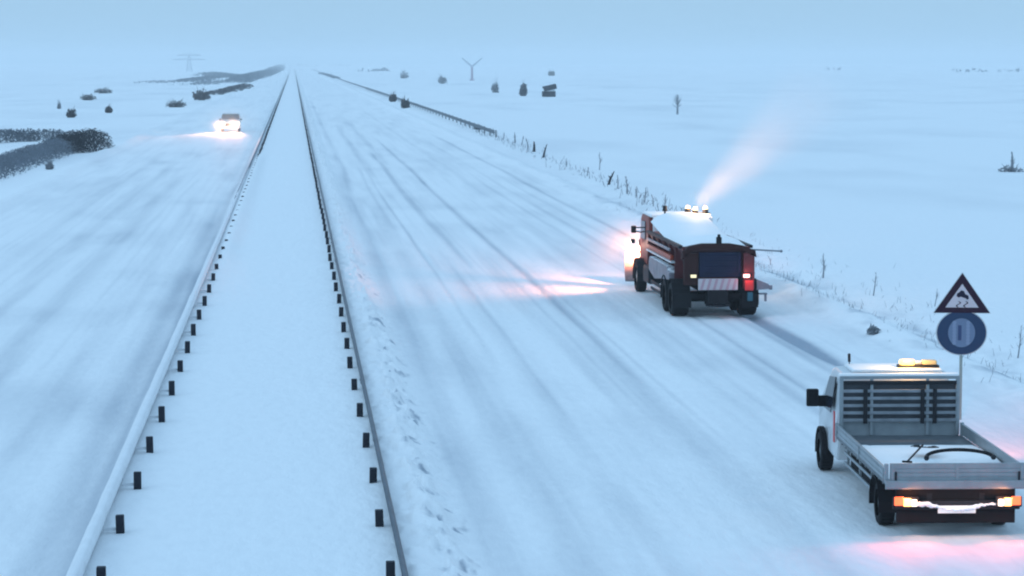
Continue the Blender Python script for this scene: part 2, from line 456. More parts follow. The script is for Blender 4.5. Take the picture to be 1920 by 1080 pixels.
B = [  # px, base y, width px, height px, label
 (165, 188, 27, 11, 'low dark bush in the left field, lower left of the pair above the hedge corner'),
 (194, 175, 32, 10, 'flat dark bush in the left field, upper right of the pair above the hedge corner'),
 (134, 220, 17, 15, 'round dark bush standing just above the left hedge corner'),
 (204, 212, 13, 12, 'small round dark bush to the right of the left hedge corner bush'),
 (111, 204, 7, 12, 'faint thin bush at far left, left of the round dark bush'),
 (93, 318, 14, 16, 'small pale bush just below the wide left hedge'),
 (330, 201, 34, 13, 'flat dark oblong bush left of the row leading to the horizon, nearest of that row'),
 (378, 188, 30, 19, 'dark slanting bush second from the near end of the left roadside row'),
 (737, 191, 13, 15, 'small dark bush on the right barrier line, farther one of the two'),
 (760, 202, 15, 17, 'blackish round bush on the right barrier line, nearer one of the two'),
 (898, 243, 12, 8, 'dusky low bush where the right barrier line thickens before the stakes'),
 (758, 147, 16, 14, 'faint grey bush in the right field, leftmost of the scattered ones'),
 (829, 157, 16, 15, 'faint grey bush in the right field, just left of the Y-shaped pole'),
 (928, 174, 13, 20, 'grey upright bush in the right field, just right of the Y-shaped pole'),
 (981, 180, 12, 22, 'narrow leaning bush left of the small dark shed'),
 (1034, 142, 12, 9, 'tiny faint bush right above the small dark shed'),
 (1897, 322, 44, 12, 'low spreading bush round the foot of the sapling at the right picture edge'),
 (1637, 636, 12, 13, 'tiny round tuft in the rough verge snow left of the traffic sign'),
]
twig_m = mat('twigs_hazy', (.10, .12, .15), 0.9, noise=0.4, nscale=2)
for i, (px, py, w, h, lab) in enumerate(B):
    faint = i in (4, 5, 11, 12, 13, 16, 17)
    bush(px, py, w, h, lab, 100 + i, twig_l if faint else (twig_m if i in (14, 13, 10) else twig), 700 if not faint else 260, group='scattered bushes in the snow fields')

def hedge(pts, hpx, depth, label, seed, dens=1.0, m=None, name='hedge', size=None, group='hedges left of the road'):
    """long hedge through ground points given as (px, py)"""
    P = [at(*p) for p in pts]; o0 = P[0]
    mb = MB(); r = random.Random(seed)
    for (a, b_), (ha, hb) in zip(zip(P, P[1:]), zip(hpx, hpx[1:])):
        L = (b_ - a).length; Dm = (a.length + b_.length) / 2
        h1 = ha * a.length / F; h2 = hb * b_.length / F
        side = Vector((-(b_ - a).y, (b_ - a).x, 0)).normalized()
        sz = size or (.15 if Dm < 320 else max(.22, Dm / F * 3.2)); hk = 1.0 if Dm < 320 else .78; h1 *= hk; h2 *= hk
        n_ = int(min(16000, dens * 3.2 * L * max(h1, h2) / (sz * sz) * .55))
        for k in range(n_):
            t = r.random(); hh = (h1 + (h2 - h1) * t) * (0.84 + .22 * (.5 + .25 * math.sin(t * L / 1.7 + seed) + .25 * math.sin(t * L / .74 + seed * 3)))
            u = r.uniform(-1, 1); v = r.random() ** .8
            c = a + (b_ - a) * t - o0 + side * u * depth / 2 * (1 - .4 * v); c.z = v * hh * (1 - .25 * abs(u))
            s_ = sz * r.uniform(.5, 1.4)
            ax = Vector((r.gauss(0, 1), r.gauss(0, 1), r.gauss(0, .8) + .7)).normalized()
            bx = ax.orthogonal().normalized(); bx.rotate(Matrix.Rotation(r.uniform(0, 6.28), 3, ax))
            V = [mb.bm.verts.new(c + q) for q in (-ax * s_ * .6, bx * s_ * .25, ax * s_ * .6, -bx * s_ * .2)]
            mb.bm.faces.new(V)
    o = mb.build(name, m or twig, None, (o0.x, o0.y, -.05))
    return tag(o, label, 'hedge', group)
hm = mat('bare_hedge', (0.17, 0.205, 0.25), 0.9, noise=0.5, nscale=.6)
hd = mat('dark_hedge', (0.022, 0.028, 0.04), 0.9, noise=0.5, nscale=.8)
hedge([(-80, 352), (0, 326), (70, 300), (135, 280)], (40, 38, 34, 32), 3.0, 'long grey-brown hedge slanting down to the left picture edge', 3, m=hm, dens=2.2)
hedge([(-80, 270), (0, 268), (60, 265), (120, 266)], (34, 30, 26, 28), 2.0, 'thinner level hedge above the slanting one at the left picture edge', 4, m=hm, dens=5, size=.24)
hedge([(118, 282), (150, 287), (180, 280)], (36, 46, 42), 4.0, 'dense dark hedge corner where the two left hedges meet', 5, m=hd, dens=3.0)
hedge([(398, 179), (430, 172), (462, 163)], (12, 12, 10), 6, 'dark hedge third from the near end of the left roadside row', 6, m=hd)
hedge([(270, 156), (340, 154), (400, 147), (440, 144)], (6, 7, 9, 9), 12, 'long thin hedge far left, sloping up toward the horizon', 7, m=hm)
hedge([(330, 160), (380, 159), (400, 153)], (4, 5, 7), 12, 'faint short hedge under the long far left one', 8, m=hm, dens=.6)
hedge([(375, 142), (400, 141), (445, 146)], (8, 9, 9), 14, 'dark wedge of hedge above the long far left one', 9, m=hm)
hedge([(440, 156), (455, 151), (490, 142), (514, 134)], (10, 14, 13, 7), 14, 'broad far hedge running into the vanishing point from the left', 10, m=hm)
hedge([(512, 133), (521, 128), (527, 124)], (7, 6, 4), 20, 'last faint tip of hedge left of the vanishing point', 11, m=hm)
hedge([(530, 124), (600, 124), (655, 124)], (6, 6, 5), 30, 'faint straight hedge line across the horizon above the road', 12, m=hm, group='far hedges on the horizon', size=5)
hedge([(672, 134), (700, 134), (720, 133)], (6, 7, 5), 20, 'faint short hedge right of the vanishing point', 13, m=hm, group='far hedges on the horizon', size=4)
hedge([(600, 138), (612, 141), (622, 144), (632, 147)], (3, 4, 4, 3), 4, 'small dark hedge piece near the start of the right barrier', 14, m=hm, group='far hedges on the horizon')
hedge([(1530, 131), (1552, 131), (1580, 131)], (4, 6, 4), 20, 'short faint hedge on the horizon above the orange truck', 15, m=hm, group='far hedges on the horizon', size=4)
for k, (a, b_, hh, lab) in enumerate([(1782, 1812, 8, 'leftmost clump of the tree line on the right horizon'), (1812, 1832, 10, 'darkest clump of the tree line on the right horizon'),
        (1838, 1856, 8, 'middle clump of the tree line on the right horizon, right of the darkest'), (1864, 1900, 8, 'long clump of the tree line on the right horizon'), (1900, 1940, 9, 'clump of the tree line cut by the right picture edge')]):
    hedge([(a, 135), ((a + b_) / 2, 135), (b_, 135)], (hh * .7, hh, hh * .7), 30, lab, 30 + k, m=hm, name='tree_clump', group='tree line on the right horizon', size=2.6, dens=1.5)

def sapling(px, py, hpx, lean, label, seed, m=None, wide=.22, group='bare saplings along the right verge', cat='sapling', r0=.03, name='sapling', tw=14):
    p = at(px, py); D = p.length; h = hpx * D / F; r = random.Random(seed)
    rt = empty(name, (p.x, p.y, gz(p.x, p.y) - .03))
    m_ = m or twig
    t = MB(); top = Vector((lean * h, 0, h)); mid = Vector((lean * h * .35 + .03, 0, h * .5))
    t.cyl((0, 0, -.05), mid, r0 * h, r0 * h * .7, 7).cyl(mid, top, r0 * h * .7, r0 * h * .25, 7)
    t.build('trunk', m_, rt)
    c = MB()
    for k in range(tw):
        f = r.uniform(.3, 1); s0 = Vector((0, 0, 0)).lerp(mid, f * 2) if f < .5 else mid.lerp(top, f * 2 - 1)
        a = r.uniform(0, 6.28); L = h * wide * r.uniform(.5, 1.2) * (1.15 - f)
        e_ = s0 + Vector((math.cos(a) * L, math.sin(a) * L, L * r.uniform(.6, 1.8)))
        c.cyl(s0, e_, r0 * h * .35, r0 * h * .12, 4)
        e2 = e_ + Vector((r.uniform(-1, 1), r.uniform(-1, 1), 1)) * L * .4
        c.cyl(e_, e2, r0 * h * .15, r0 * h * .08, 3)
    c.build('branches', m_, rt)
    return tag(rt, label, cat, group)
SP = [(1908, 662, 62, .10, 'pale leaning sapling right of the round traffic sign', .025), (1752, 572, 34, .15, 'faint sapling just left of the triangular sign', .03),
 (1637, 548, 44, .12, 'pale thin sapling in the verge between truck and signs, nearer the signs', .03), (1543, 518, 46, .0, 'pale upright sapling in the verge just right of the truck', .04),
 (1245, 392, 30, .1, 'grey sapling right behind the truck, nearest of the sapling row', .05), (1208, 377, 28, .1, 'grey sapling second from the truck in the sapling row', .055),
 (1176, 365, 34, -.1, 'taller grey sapling third from the truck in the sapling row', .055), (1140, 346, 26, .45, 'dark bushy leaning sapling fourth from the truck in the sapling row', .11),
 (1124, 318, 34, .0, 'thin tall sapling sticking up behind the dark leaning one', .03), (1018, 296, 26, .3, 'dark leaning sapling at the near end of the far cluster', .08),
 (1001, 284, 20, .0, 'short blackish stump-like sapling in the far cluster', .16), (990, 280, 22, -.2, 'grey sapling left of the blackish one in the far cluster', .06),
 (978, 272, 18, .2, 'grey sapling in the middle of the far cluster', .06), (965, 268, 20, .0, 'grey sapling at the far end of the far cluster', .08),
 (944, 261, 14, .1, 'small grey sapling beyond the far cluster', .07), (926, 253, 13, -.1, 'tiny sapling close to the end of the barrier line', .07),
 (1897, 320, 36, .0, 'grey sapling with a thick top at the right picture edge', .10), (1445, 486, 20, -.3, 'short leaning twig plant right beside the truck', .05)]
SP += [(1225, 384, 22, -.15, 'small grey sapling between the two saplings nearest the truck', .05), (1192, 371, 22, .1, 'small grey sapling between the second and third from the truck', .05),
 (1158, 352, 26, .0, 'small grey sapling between the third and the bushy leaning one', .05), (1100, 330, 18, .2, 'short sapling left of the thin tall one', .05), (1062, 312, 16, .0, 'short sapling halfway between truck row and far cluster', .05)]
for i, (px, py, h, ln, lab, r0) in enumerate(SP):
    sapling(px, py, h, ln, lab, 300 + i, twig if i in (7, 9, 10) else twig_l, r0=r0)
sapling(1270, 214, 36, 0, 'small bare tree alone in the right field above the truck', 350, twig_l, wide=.32, group=None, cat='tree', r0=.06, name='bare_tree', tw=30)

# dry stalks poking through the verge snow
st = MB(); r = random.Random(5)
for k in range(620):
    yv = r.uniform(55, 130); xv = r.gauss(17.6, 1.1)
    if xv < 15.6: continue
    z = gz(xv, yv) - .02; h = r.uniform(.06, .24)
    st.cyl((xv, yv, z), (xv + r.uniform(-.1, .1), yv + r.uniform(-.1, .1), z + h), .008, .004, 3)
for k in range(420):
    yv = 120 + 190 * r.random() ** 1.3; xv = 19.2 + (yv - 120) / 190 * 1.5 + r.gauss(0, .5)
    z = gz(xv, yv) - .02; h = r.uniform(.08, .36) * (1.7 if r.random() < .15 else 1)
    st.cyl((xv, yv, z), (xv + r.uniform(-.15, .15), yv + r.uniform(-.1, .1), z + h), .022, .008, 3)
tag(st.build('dry_grass', twig_l), 'sparse dry stalks poking through the rough verge snow', 'grass', kind='stuff')

# ------------------------------------------------------------------ shed, poles
p = at(1029, 182); s = p.length / F
rt = empty('field_shed', (p.x, p.y, gz(p.x, p.y)))
w = 24 * s
MB().box((0, 0, 5.5 * s), (w, w * .8, 10 * s), bev=.03).build('wall', hd, rt)
MB().box((1.5*s, 0, 17.5 * s), (w * 1.0, w, 9 * s), rot=(0, R(-13), 0), bev=.03).build('roof', hd, rt)
MB().box((0, 0, 13.0 * s), (w * .92, w * .7, 5 * s), bev=.02).build('lit_gap', snow_s, rt)  # snow-coloured box standing in for the lit gap below the roof
tag(rt, 'small dark shed with slanting roof alone in the right field', 'shed')

p = at(885, 151); s = p.length / F
rt = empty('utility_pole', (p.x, p.y, 0))
pole_g = mat('frosted_pole', (.50, .53, .57), .8)
pink = mat('rusty_pole', (0.52, 0.42, 0.48), 0.8, noise=.3)
MB().cyl((0, 0, -.5), (0, 0, 27 * s), 2.6 * s, 1.8 * s, 8).build('mast', pink, rt)
for sg in (-1, 1): MB().cyl((0, 0, 26 * s), (sg * 19 * s, 0, 42 * s), 1.9 * s, 1.0 * s, 8).build('arm', pole_g, rt)
MB().box((0, 0, 1 * s), (9 * s, 6 * s, 3 * s), bev=.1).build('foot', pink, rt)
tag(rt, 'faint Y-shaped pole standing on the horizon right of the road', 'pole')

p = at(355, 134); s = p.length / F
rt = empty('power_pylon', (p.x, p.y, 0))
m = MB(); hh = 30 * s; w = 5 * s
for sx in (-1, 1):
    for sy in (-1, 1):
        m.cyl((sx * w, sy * w, 0), (sx * w * .25, sy * w * .25, hh), .28, .16, 4)
for k in range(5):
    f0, f1 = k / 5, (k + 1) / 5
    for sy in (-1, 1):
        a0 = w * (1 - .75 * f0); a1 = w * (1 - .75 * f1)
        m.cyl((-a0, sy * a0, hh * f0), (a1, sy * a1, hh * f1), .15, .15, 4); m.cyl((a0, sy * a0, hh * f0), (-a1, sy * a1, hh * f1), .15, .15, 4)
m.build('tower', pole_g, rt)
for z, a in ((22, 30), (30, 22)):
    m = MB(); m.cyl((-a * s, 0, z * s), (a * s, 0, z * s), .35, .35, 4); m.cyl((-a * s, 0, z * s), (0, 0, (z + 3) * s), .15, .15, 4); m.cyl((a * s, 0, z * s), (0, 0, (z + 3) * s), .15, .15, 4)
    m.build('crossarm', pole_g, rt)
tag(rt, 'faint lattice power pylon with two crossarms on the left horizon', 'pylon')

# ------------------------------------------------------------------ wheels
def wheel(parent, x, y, r, w, side, rimcol=None):
    """side -1: outer face to -x"""
    t = MB()
    prof = [(-w / 2, r * .62), (-w / 2, r * .93), (-w * .40, r), (w * .40, r), (w / 2, r * .93), (w / 2, r * .62)]
    N = 28; rows = []
    for k in range(N):
        a = 2 * math.pi * k / N
        rows.append([t.bm.verts.new((px_, math.cos(a) * pr * (1.0 if 0 < i < 5 else 1), math.sin(a) * pr)) for i, (px_, pr) in enumerate(prof)])
    for k in range(N):
        A, Bq = rows[k], rows[(k + 1) % N]
        for i in range(5): t.bm.faces.new((A[i], A[i + 1], Bq[i + 1], Bq[i]))
    for k in range(N):     # tread blocks
        a = 2 * math.pi * (k + .5) / N
        t.box((0, math.cos(a) * r * 1.0, math.sin(a) * r * 1.0), (w * .8, r * .12, r * .03), rot=(a - math.pi / 2, 0, 0))
    wh = t.build('wheel', black, parent); wh.location = (x, y, r)
    d = MB(); d.cyl((-w * .30, 0, 0), (w * .30, 0, 0), r * .63, n=24)
    d.cyl((side * w * .28, 0, 0), (side * w * .42, 0, 0), r * .20, r * .15, n=12)
    for k in range(8):
        a = k * math.pi / 4; d.cyl((side * w * .28, math.cos(a) * r * .36, math.sin(a) * r * .36), (side * w * .34, math.cos(a) * r * .36, math.sin(a) * r * .36), r * .04, n=6)
    d.build('rim', rimcol or dark, wh)
    return wh

# ------------------------------------------------------------------ flatbed van
vc = at(1787, 905, .9)
van = empty('flatbed_van', (10.42, 39.35, 0), R(-3.2))
tag(van, 'white flatbed van with empty snowy aluminium bed and lit tail lamps, right foreground', 'van')
BW, BL = 1.12, 5.15
# chassis
m = MB()
for sx in (-.42, .42): m.box((sx, 3.2, .62), (.09, 6.2, .16), bev=.01)
for yy in (.3, 1.6, 2.9, 4.2, 5.2): m.box((0, yy, .60), (.9, .07, .12))
m.cyl((-.9, 1.25, .34), (.9, 1.25, .34), .07); m.box((0, 1.25, .36), (.34, .3, .26), bev=.05)
m.box((-.62, 3.3, .58), (.4, .9, .3), bev=.04)          # fuel tank
m.box((.62, 3.0, .58), (.4, .6, .3), bev=.04)
m.build('chassis', dark, van)
# bed
m = MB(); m.box((0, BL / 2, .86), (2 * BW, BL, .05))
for k in range(12): m.box((0, .25 + k * .42, .80), (2 * BW - .1, .06, .08))
bed = m.build('bed_floor', alu_d, van)
m = MB()
m.box((0, -.02, .865), (2 * BW + .05, .06, .12), bev=.01)
m.box((0, .012, .86), (2 * BW + .04, .03, .16))
m.build('bed_sill', alu, van)
bh = .28
def board(name, a, b_, inward, bh=.26):
    """hollow section board from a to b_, three ribs"""
    a = Vector(a); b_ = Vector(b_); c = (a + b_) / 2; L = (b_ - a).length
    ang = math.atan2((b_ - a).y, (b_ - a).x)
    mm = MB(); M_ = Matrix.Rotation(ang, 4, 'Z')
    mm.box((0, 0, 0), (L, .022, bh))
    for z in ((-.10, -.03, .04, .10) if bh > .2 else (-.05, .04)): mm.box((0, -.014, z), (L - .01, .014, .055), bev=.004)
    mm.box((0, 0, bh / 2 + .008), (L, .045, .03), bev=.006)
    for f in (-.48, 0, .48): mm.box((L * f, -.02, 0), (.05, .03, bh + .02))
    bmesh.ops.transform(mm.bm, matrix=Matrix.Translation(c) @ M_, verts=mm.bm.verts)
    return mm.build(name, alu, van)
zc = .90 + bh / 2
board('tailboard', (-BW + .05, .02, zc), (BW - .05, .02, zc), 1)
board('side_board', (BW, .10, .99), (BW, BL - .1, .99), 1, .18)
board('side_board', (-BW, BL - .1, .99), (-BW, .10, .99), 1, .18)
# rear corner posts, latches
for sx in (-1, 1):
    for yy, ph in ((.05, .30), (BL - .05, .24)):
        MB().box((sx * BW, yy, .88 + ph / 2), (.06, .07, ph), bev=.008).build('corner_post', alu, van)
    MB().box((sx * (BW - .14), -.02, .98), (.03, .03, .16), bev=.004).build('latch', dark, van)
slatd = mat('grimy_mesh', (.07, .08, .10), .7, noise=.5, nscale=5)
slatm = mat('weathered_slats', (.27, .30, .34), .6, noise=.4, nscale=5)
# headboard: frame and slats
HW = 1.07; hb = MB(); z0, z1 = .90, 1.93
for sx in (-1, 1): hb.box((sx * (HW - .03), BL - .02, (z0 + z1) / 2), (.07, .06, z1 - z0), bev=.008)
for sx in (-.5, .5): hb.box((sx, BL - .02, (z0 + z1) / 2), (.05, .05, z1 - z0))
hb.box((0, BL - .02, z1), (2 * HW, .07, .06), bev=.008)
hbo = hb.build('headboard', alu, van)
for z in (1.17, 1.30, 1.43, 1.56, 1.69): MB().box((0, BL - .055, z), (2 * HW - .12, .025, .055), bev=.006).build('slat', slatm, hbo)
MB().box((0, BL + .02, 1.02), (2 * BW - .1, .02, .30)).build('panel', alu, hbo)
MB().box((0, BL + .02, 1.50), (2 * HW - .1, .02, .62)).build('mesh_panel', slatd, hbo)
MB().box((0, BL - .06, 1.84), (2 * BW - .22, .03, .07), bev=.01).build('ladder_rail', dark, hbo)
for sx in (-.62, .40, .62):
    MB().box((sx, BL - .09, 1.42), (.07, .03, .62), bev=.008).build('upright', dark, hbo)
MB().box((-.02, BL - .02, z1 + .05), (2 * BW - .1, .12, .05), bev=.02).build('snow_cap', snow_s, hbo)
# cab
cab_prof = [(BL + .10, .42), (BL + .10, 1.86), (BL + .28, 1.98), (BL + 1.15, 2.00), (BL + 1.45, 1.90), (BL + 2.05, 1.28), (BL + 2.75, 1.05), (BL + 2.92, .85), (BL + 2.95, .42)]
m = MB(); m.prism(cab_prof, -1.10, 1.02, bev=.05)
for v in m.bm.verts:
    if v.co.z > 1.15: v.co.x *= 1 - (v.co.z - 1.15) * .14
    if v.co.y > BL + 2.3: v.co.x *= 1 - (v.co.y - BL - 2.3) * .16
cab = m.build('cab', white, van)
for sx in (-1, 1):
    m = MB(); X = sx * 1.02 - (.08 if sx < 0 else 0)
    m.poly([(X, BL + .75, 1.20), (X, BL + 1.78, 1.20), (X * .925, BL + 1.42, 1.78), (X * .915, BL + .78, 1.84)], .014, (sx, 0, 0)); m.build('side_window', glass, cab)
    MB().box((sx * 1.00, BL + 1.25, .62), (.03, 1.2, .09), bev=.01).build('side_trim', dark, cab)
    MB().box((sx * 1.0, BL + .90, 1.08), (.03, .16, .035), bev=.008).build('door_handle', dark, cab)
    mi = MB(); mi.box((sx * 1.36, BL + 1.30, 1.40), (.22, .12, .32), bev=.03); mi.cyl((sx * .96, BL + 1.36, 1.32), (sx * 1.3, BL + 1.32, 1.32), .025)
    mi.box((sx * 1.14, BL + 1.36, 1.33), (.24, .12, .20), bev=.03)
    if sx > 0: bmesh.ops.translate(mi.bm, verts=mi.bm.verts, vec=(-.26, 0, -.05))
    mi.build('mirror', black, cab)
    MB().box((sx * .80, BL + 2.93, .88), (.34, .06, .20), bev=.03).build('headlight', mat('lens', (.7, .7, .7), .1), cab)
MB().box((-1.108, BL + .34, 1.0), (.02, .12, .56), bev=.004).build('red_stripe', red_r, cab)
m = MB(); m.poly([(-.80, BL + 1.47, 1.86), (.80, BL + 1.47, 1.86), (.90, BL + 2.02, 1.32), (-.90, BL + 2.02, 1.32)], .015, (0, .7, .7)); m.build('windscreen', glass, cab)
MB().box((0, BL + .085, 1.60), (1.3, .02, .36), bev=.01).build('rear_window', glass, cab)
MB().cyl((-.72, BL + 1.1, 1.99), (-.76, BL + .9, 2.22), .008).cyl((-.74, BL + 1.0, 2.10), (-.76, BL + .9, 2.24), .026).build('antenna', dark, cab)
# snow on roof
m = MB(); m.box((0, BL + .68, 2.015), (1.62, .95, .06), bev=.028); m.build('roof_snow', snow_s, cab)
# beacon on the roof
lb = MB().box((.42, BL + .5, 2.07), (.74, .22, .05), bev=.015).build('light_bar', dark, cab)
amber = mat('amber_lamp', (.8, .35, .05), .25, emit=(1, .62, .16), estr=3.2)
dimamb = mat('amber_lens_unlit', (.55, .42, .20), .25)
MB().box((.22, BL + .5, 2.14), (.26, .20, .09), bev=.03).build('beacon', amber, lb)
MB().box((.62, BL + .5, 2.14), (.26, .20, .08), bev=.03).build('beacon', dimamb, lb)
MB().box((.42, BL + .5, 2.13), (.13, .16, .05), bev=.02).build('bar_centre', grey, lb)
lamp('beacon_glow', 'POINT', (.22, BL + .3, 2.28), 45, (1, .55, .2), van, size=.08)
lamp('beacon_glow', 'SPOT', (.80, BL + .5, 2.25), 1500, (1, .24, .16), van, aim=(2.7, 10.0, 0), size=.15, spot=44)
# wheels
for sx in (-1, 1):
    wheel(van, sx * .93, 1.25, .355, .24, sx, alu_d)
    wheel(van, sx * .99 - .06, BL + 1.75, .355, .23, sx, alu_d)
    m = MB()
    for k in range(9):
        a0 = math.pi * k / 8
        m.box((sx * .96, 1.25 + math.cos(a0) * .45, .36 + math.sin(a0) * .42), (.30, .19, .02), rot=(a0 - math.pi / 2 + math.pi, 0, 0))
    m.build('mudguard', black, van)
    m = MB()
    for k in range(9):
        a0 = math.pi * k / 8
        m.box((sx * 1.06 - .06, BL + 1.75 + math.cos(a0) * .44, .36 + math.sin(a0) * .42), (.10, .19, .03), rot=(a0 - math.pi / 2 + math.pi, 0, 0))
    m.build('wheel_arch', black, cab)
# side guard rails under the bed
for sx in (-1, 1):
    m = MB(); m.box((sx * 1.02, 3.35, .64), (.03, 2.9, .05), bev=.008); m.box((sx * 1.02, 3.35, .46), (.03, 2.9, .045), bev=.008)
    for yy in (2.1, 3.3, 4.6): m.box((sx * .99, yy, .66), (.04, .05, .40))
    m.build('side_guard', alu, van)
    MB().box((sx * .86, 3.2, .60), (.22, 2.5, .36), bev=.03).build('shade_skirt', black, van)  # black skirts added for the dark shaded band under the bed
# rear bumper with lamps
MB().box((0, .05, .52), (2.02, .10, .14), bev=.02).build('bumper', dark, van)
MB().box((0, .12, .70), (1.9, .03, .26)).build('rear_apron', black, van)
MB().box((0, .10, .33), (1.9, .05, .22), bev=.02).build('mud_flap', black, van)
MB().box((0, .0, .455), (.60, .02, .12), bev=.004).build('licence_plate', mat('plate', (.75, .75, .75), .4, emit=(1, .85, .8), estr=.35), van)
redl = mat('tail_lamp_red', (.7, .03, .02), .3, emit=(1, .16, .05), estr=2.2)
ambl = mat('tail_lamp_amber', (.8, .35, .05), .3, emit=(1, .55, .18), estr=4.0)
whl = mat('tail_lamp_white', (.8, .7, .6), .3, emit=(1, .80, .62), estr=2.6)
for sx in (-1, 1):
    tl = MB().box((sx * .82, -.02, .58), (.42, .06, .17), bev=.02).build('tail_lamp', dark, van)
    MB().box((sx * .93, -.056, .60), (.15, .03, .14), bev=.015).build('red_lens', redl, tl)
    MB().box((sx * .80, -.056, .58), (.12, .03, .13), bev=.015).build('amber_lens', ambl, tl)
    MB().box((sx * .69, -.056, .57), (.09, .03, .11), bev=.015).build('white_lens', whl, tl)
# snow caked on the bumper, lit by the lamps
m = MB(); r = random.Random(12)
for k in range(64):
    xx = -.66 + k * .021; m.sph((xx, -.025 + r.uniform(-.008, .008), .50 + r.uniform(-.015, .015) - .05 * math.cos(xx * 5)), (.028 + .014 * math.sin(xx * 9) + r.uniform(0, .008)), (1.3, .7, .8), 2, .04)
m.build('bumper_snow', snow_s, van, smooth=True)
lamp('tail_lamp_glow', 'AREA', (-.80, -.16, .66), 3, (1, .35, .14), van, aim=(-.5, .3, .4), size=.1)
lamp('tail_lamp_glow', 'AREA', (.80, -.16, .66), 3, (1, .35, .14), van, aim=(.4, .3, .4), size=.1)
lamp('plate_glow', 'AREA', (0, -.16, .72), 1.5, (1, .78, .70), van, aim=(0, .0, .4), size=.08, sx=1.0)
lamp('tail_lamp_glow', 'SPOT', (-.75, -.12, .62), 95, (1, .13, .10), van, aim=(-1.2, -2.8, 0), size=.1, spot=150)
lamp('tail_lamp_glow', 'SPOT', (.75, -.12, .62), 95, (1, .13, .10), van, aim=(1.2, -2.8, 0), size=.1, spot=150)
# snow in the bed
bs = MB(); nx_, ny_ = 44, 70; gv = []
for j in range(ny_):
    row = []
    for i in range(nx_):
        xx = -BW + .05 + (2 * BW - .10) * i / (nx_ - 1); yy = .06 + (BL - .2) * j / (ny_ - 1)
        f = float(fbm(np.array([xx * 1.3]), np.array([yy * .9]), 5)[0])
        edge = min(1, (BW - .05 - abs(xx)) / .25) if False else 1
        fall = float(sst(BL - .1, BL - 2.3, np.array(yy)) if False else 1 - sst(BL - 2.4, BL - .6, np.array(yy + 1.0 * (f - .5))))
        z = .888 + fall * (.02 + .16 * max(0, f - .30)) - (1 - fall) * .02
        row.append(bs.bm.verts.new((xx, yy, z)))
    gv.append(row)
for j in range(ny_ - 1):
    for i in range(nx_ - 1): bs.bm.faces.new((gv[j][i], gv[j][i + 1], gv[j + 1][i + 1], gv[j + 1][i]))
for i, j0 in ((0, 0),):
    pass
bs.build('bed_snow', snow_s, van, smooth=True)
# things lying in the bed
def in_van(x, y_, z): return Vector((van.location.x, van.location.y, 0)) + Matrix.Rotation(R(-3.2), 3, 'Z') @ Vector((x, y_, z))
sh = empty('snow_shovel', in_van(-.50, 1.3, 1.02), R(-25))
m = MB(); m.cyl((0, -.3, .04), (0, 1.0, .13), .016, n=8); m.build('handle', black, sh)
m = MB()
for k in range(7):
    a = -.6 + k * .2; m.box((math.sin(a) * .3, 1.22, .06 + .10 * (1 - math.cos(a))), (.075, .38, .012), rot=(R(-8), a * .5, 0))
m.build('blade', dark, sh)
MB().cyl((-.08, -.3, .04), (.08, -.3, .04), .018, n=8).build('grip', black, sh)
tag(sh, 'black snow shovel lying in the snow of the van bed, blade toward the cab', 'shovel')
hs = empty('rubber_hose', in_van(.36, 1.55, .98))
m = MB(); pts = []
for k in range(20):
    a = math.pi * k / 19; pts.append(Vector((math.cos(a) * .56, math.sin(a) * .28, .06 + .09 * math.sin(a))))
for a, b_ in zip(pts, pts[1:]): m.cyl(a, b_, .030, n=8)
m.build('rubber_hose', black, hs).name = 'coil'
for q in (pts[0], pts[-1]): MB().sph(q, .045, sub=2).build('end_fitting', dark, hs)
tag(hs, 'curved black hose lying on the snow in the right half of the van bed', 'hose')

# ------------------------------------------------------------------ orange winter service truck
TX, TY = 12.42, 74.5
trk = empty('gritter_truck', (TX, TY, 0), R(0))
tag(trk, 'dirty orange-red gritter truck with snowy hopper and plough, driving away right of centre', 'truck')
m = MB()
for sx in (-.42, .42): m.box((sx, 5.0, .85), (.10, 9.2, .22), bev=.01)
for yy in (.4, 1.6, 3.2, 5, 7, 9): m.box((0, yy, .82), (.85, .1, .18))
for yy in (.9, 2.25, 9.0): m.cyl((-1.0, yy, .5), (1.0, yy, .5), .10); 
m.box((0, .9, .5), (.45, .4, .4), bev=.08); m.box((0, 2.25, .5), (.45, .4, .4), bev=.08)
m.build('chassis', black, trk)
wrim = mat('white_rim', (.55, .55, .55), .5, noise=.3)
for sx in (-1, 1):
    for yy in (.85, 2.2):
        wheel(trk, sx * 1.02, yy, .50, .50, sx, brown)
    wheel(trk, sx * 1.06, 9.0, .50, .32, sx, wrim)
    for yy, w_ in ((.85, .54), (2.2, .54)):
        m = MB()
        for k in range(9):
            a0 = math.pi * k / 8
            m.box((sx * 1.02, yy + math.cos(a0) * .60, .48 + math.sin(a0) * .60), (w_, .25, .02), rot=(a0 - math.pi / 2 + math.pi, 0, 0))
        m.build('mudguard', black, trk)
    m = MB(); m.box((sx * 1.0, .12, .50), (.5, .03, .42), bev=.005); m.build('mud_flap', black, trk)
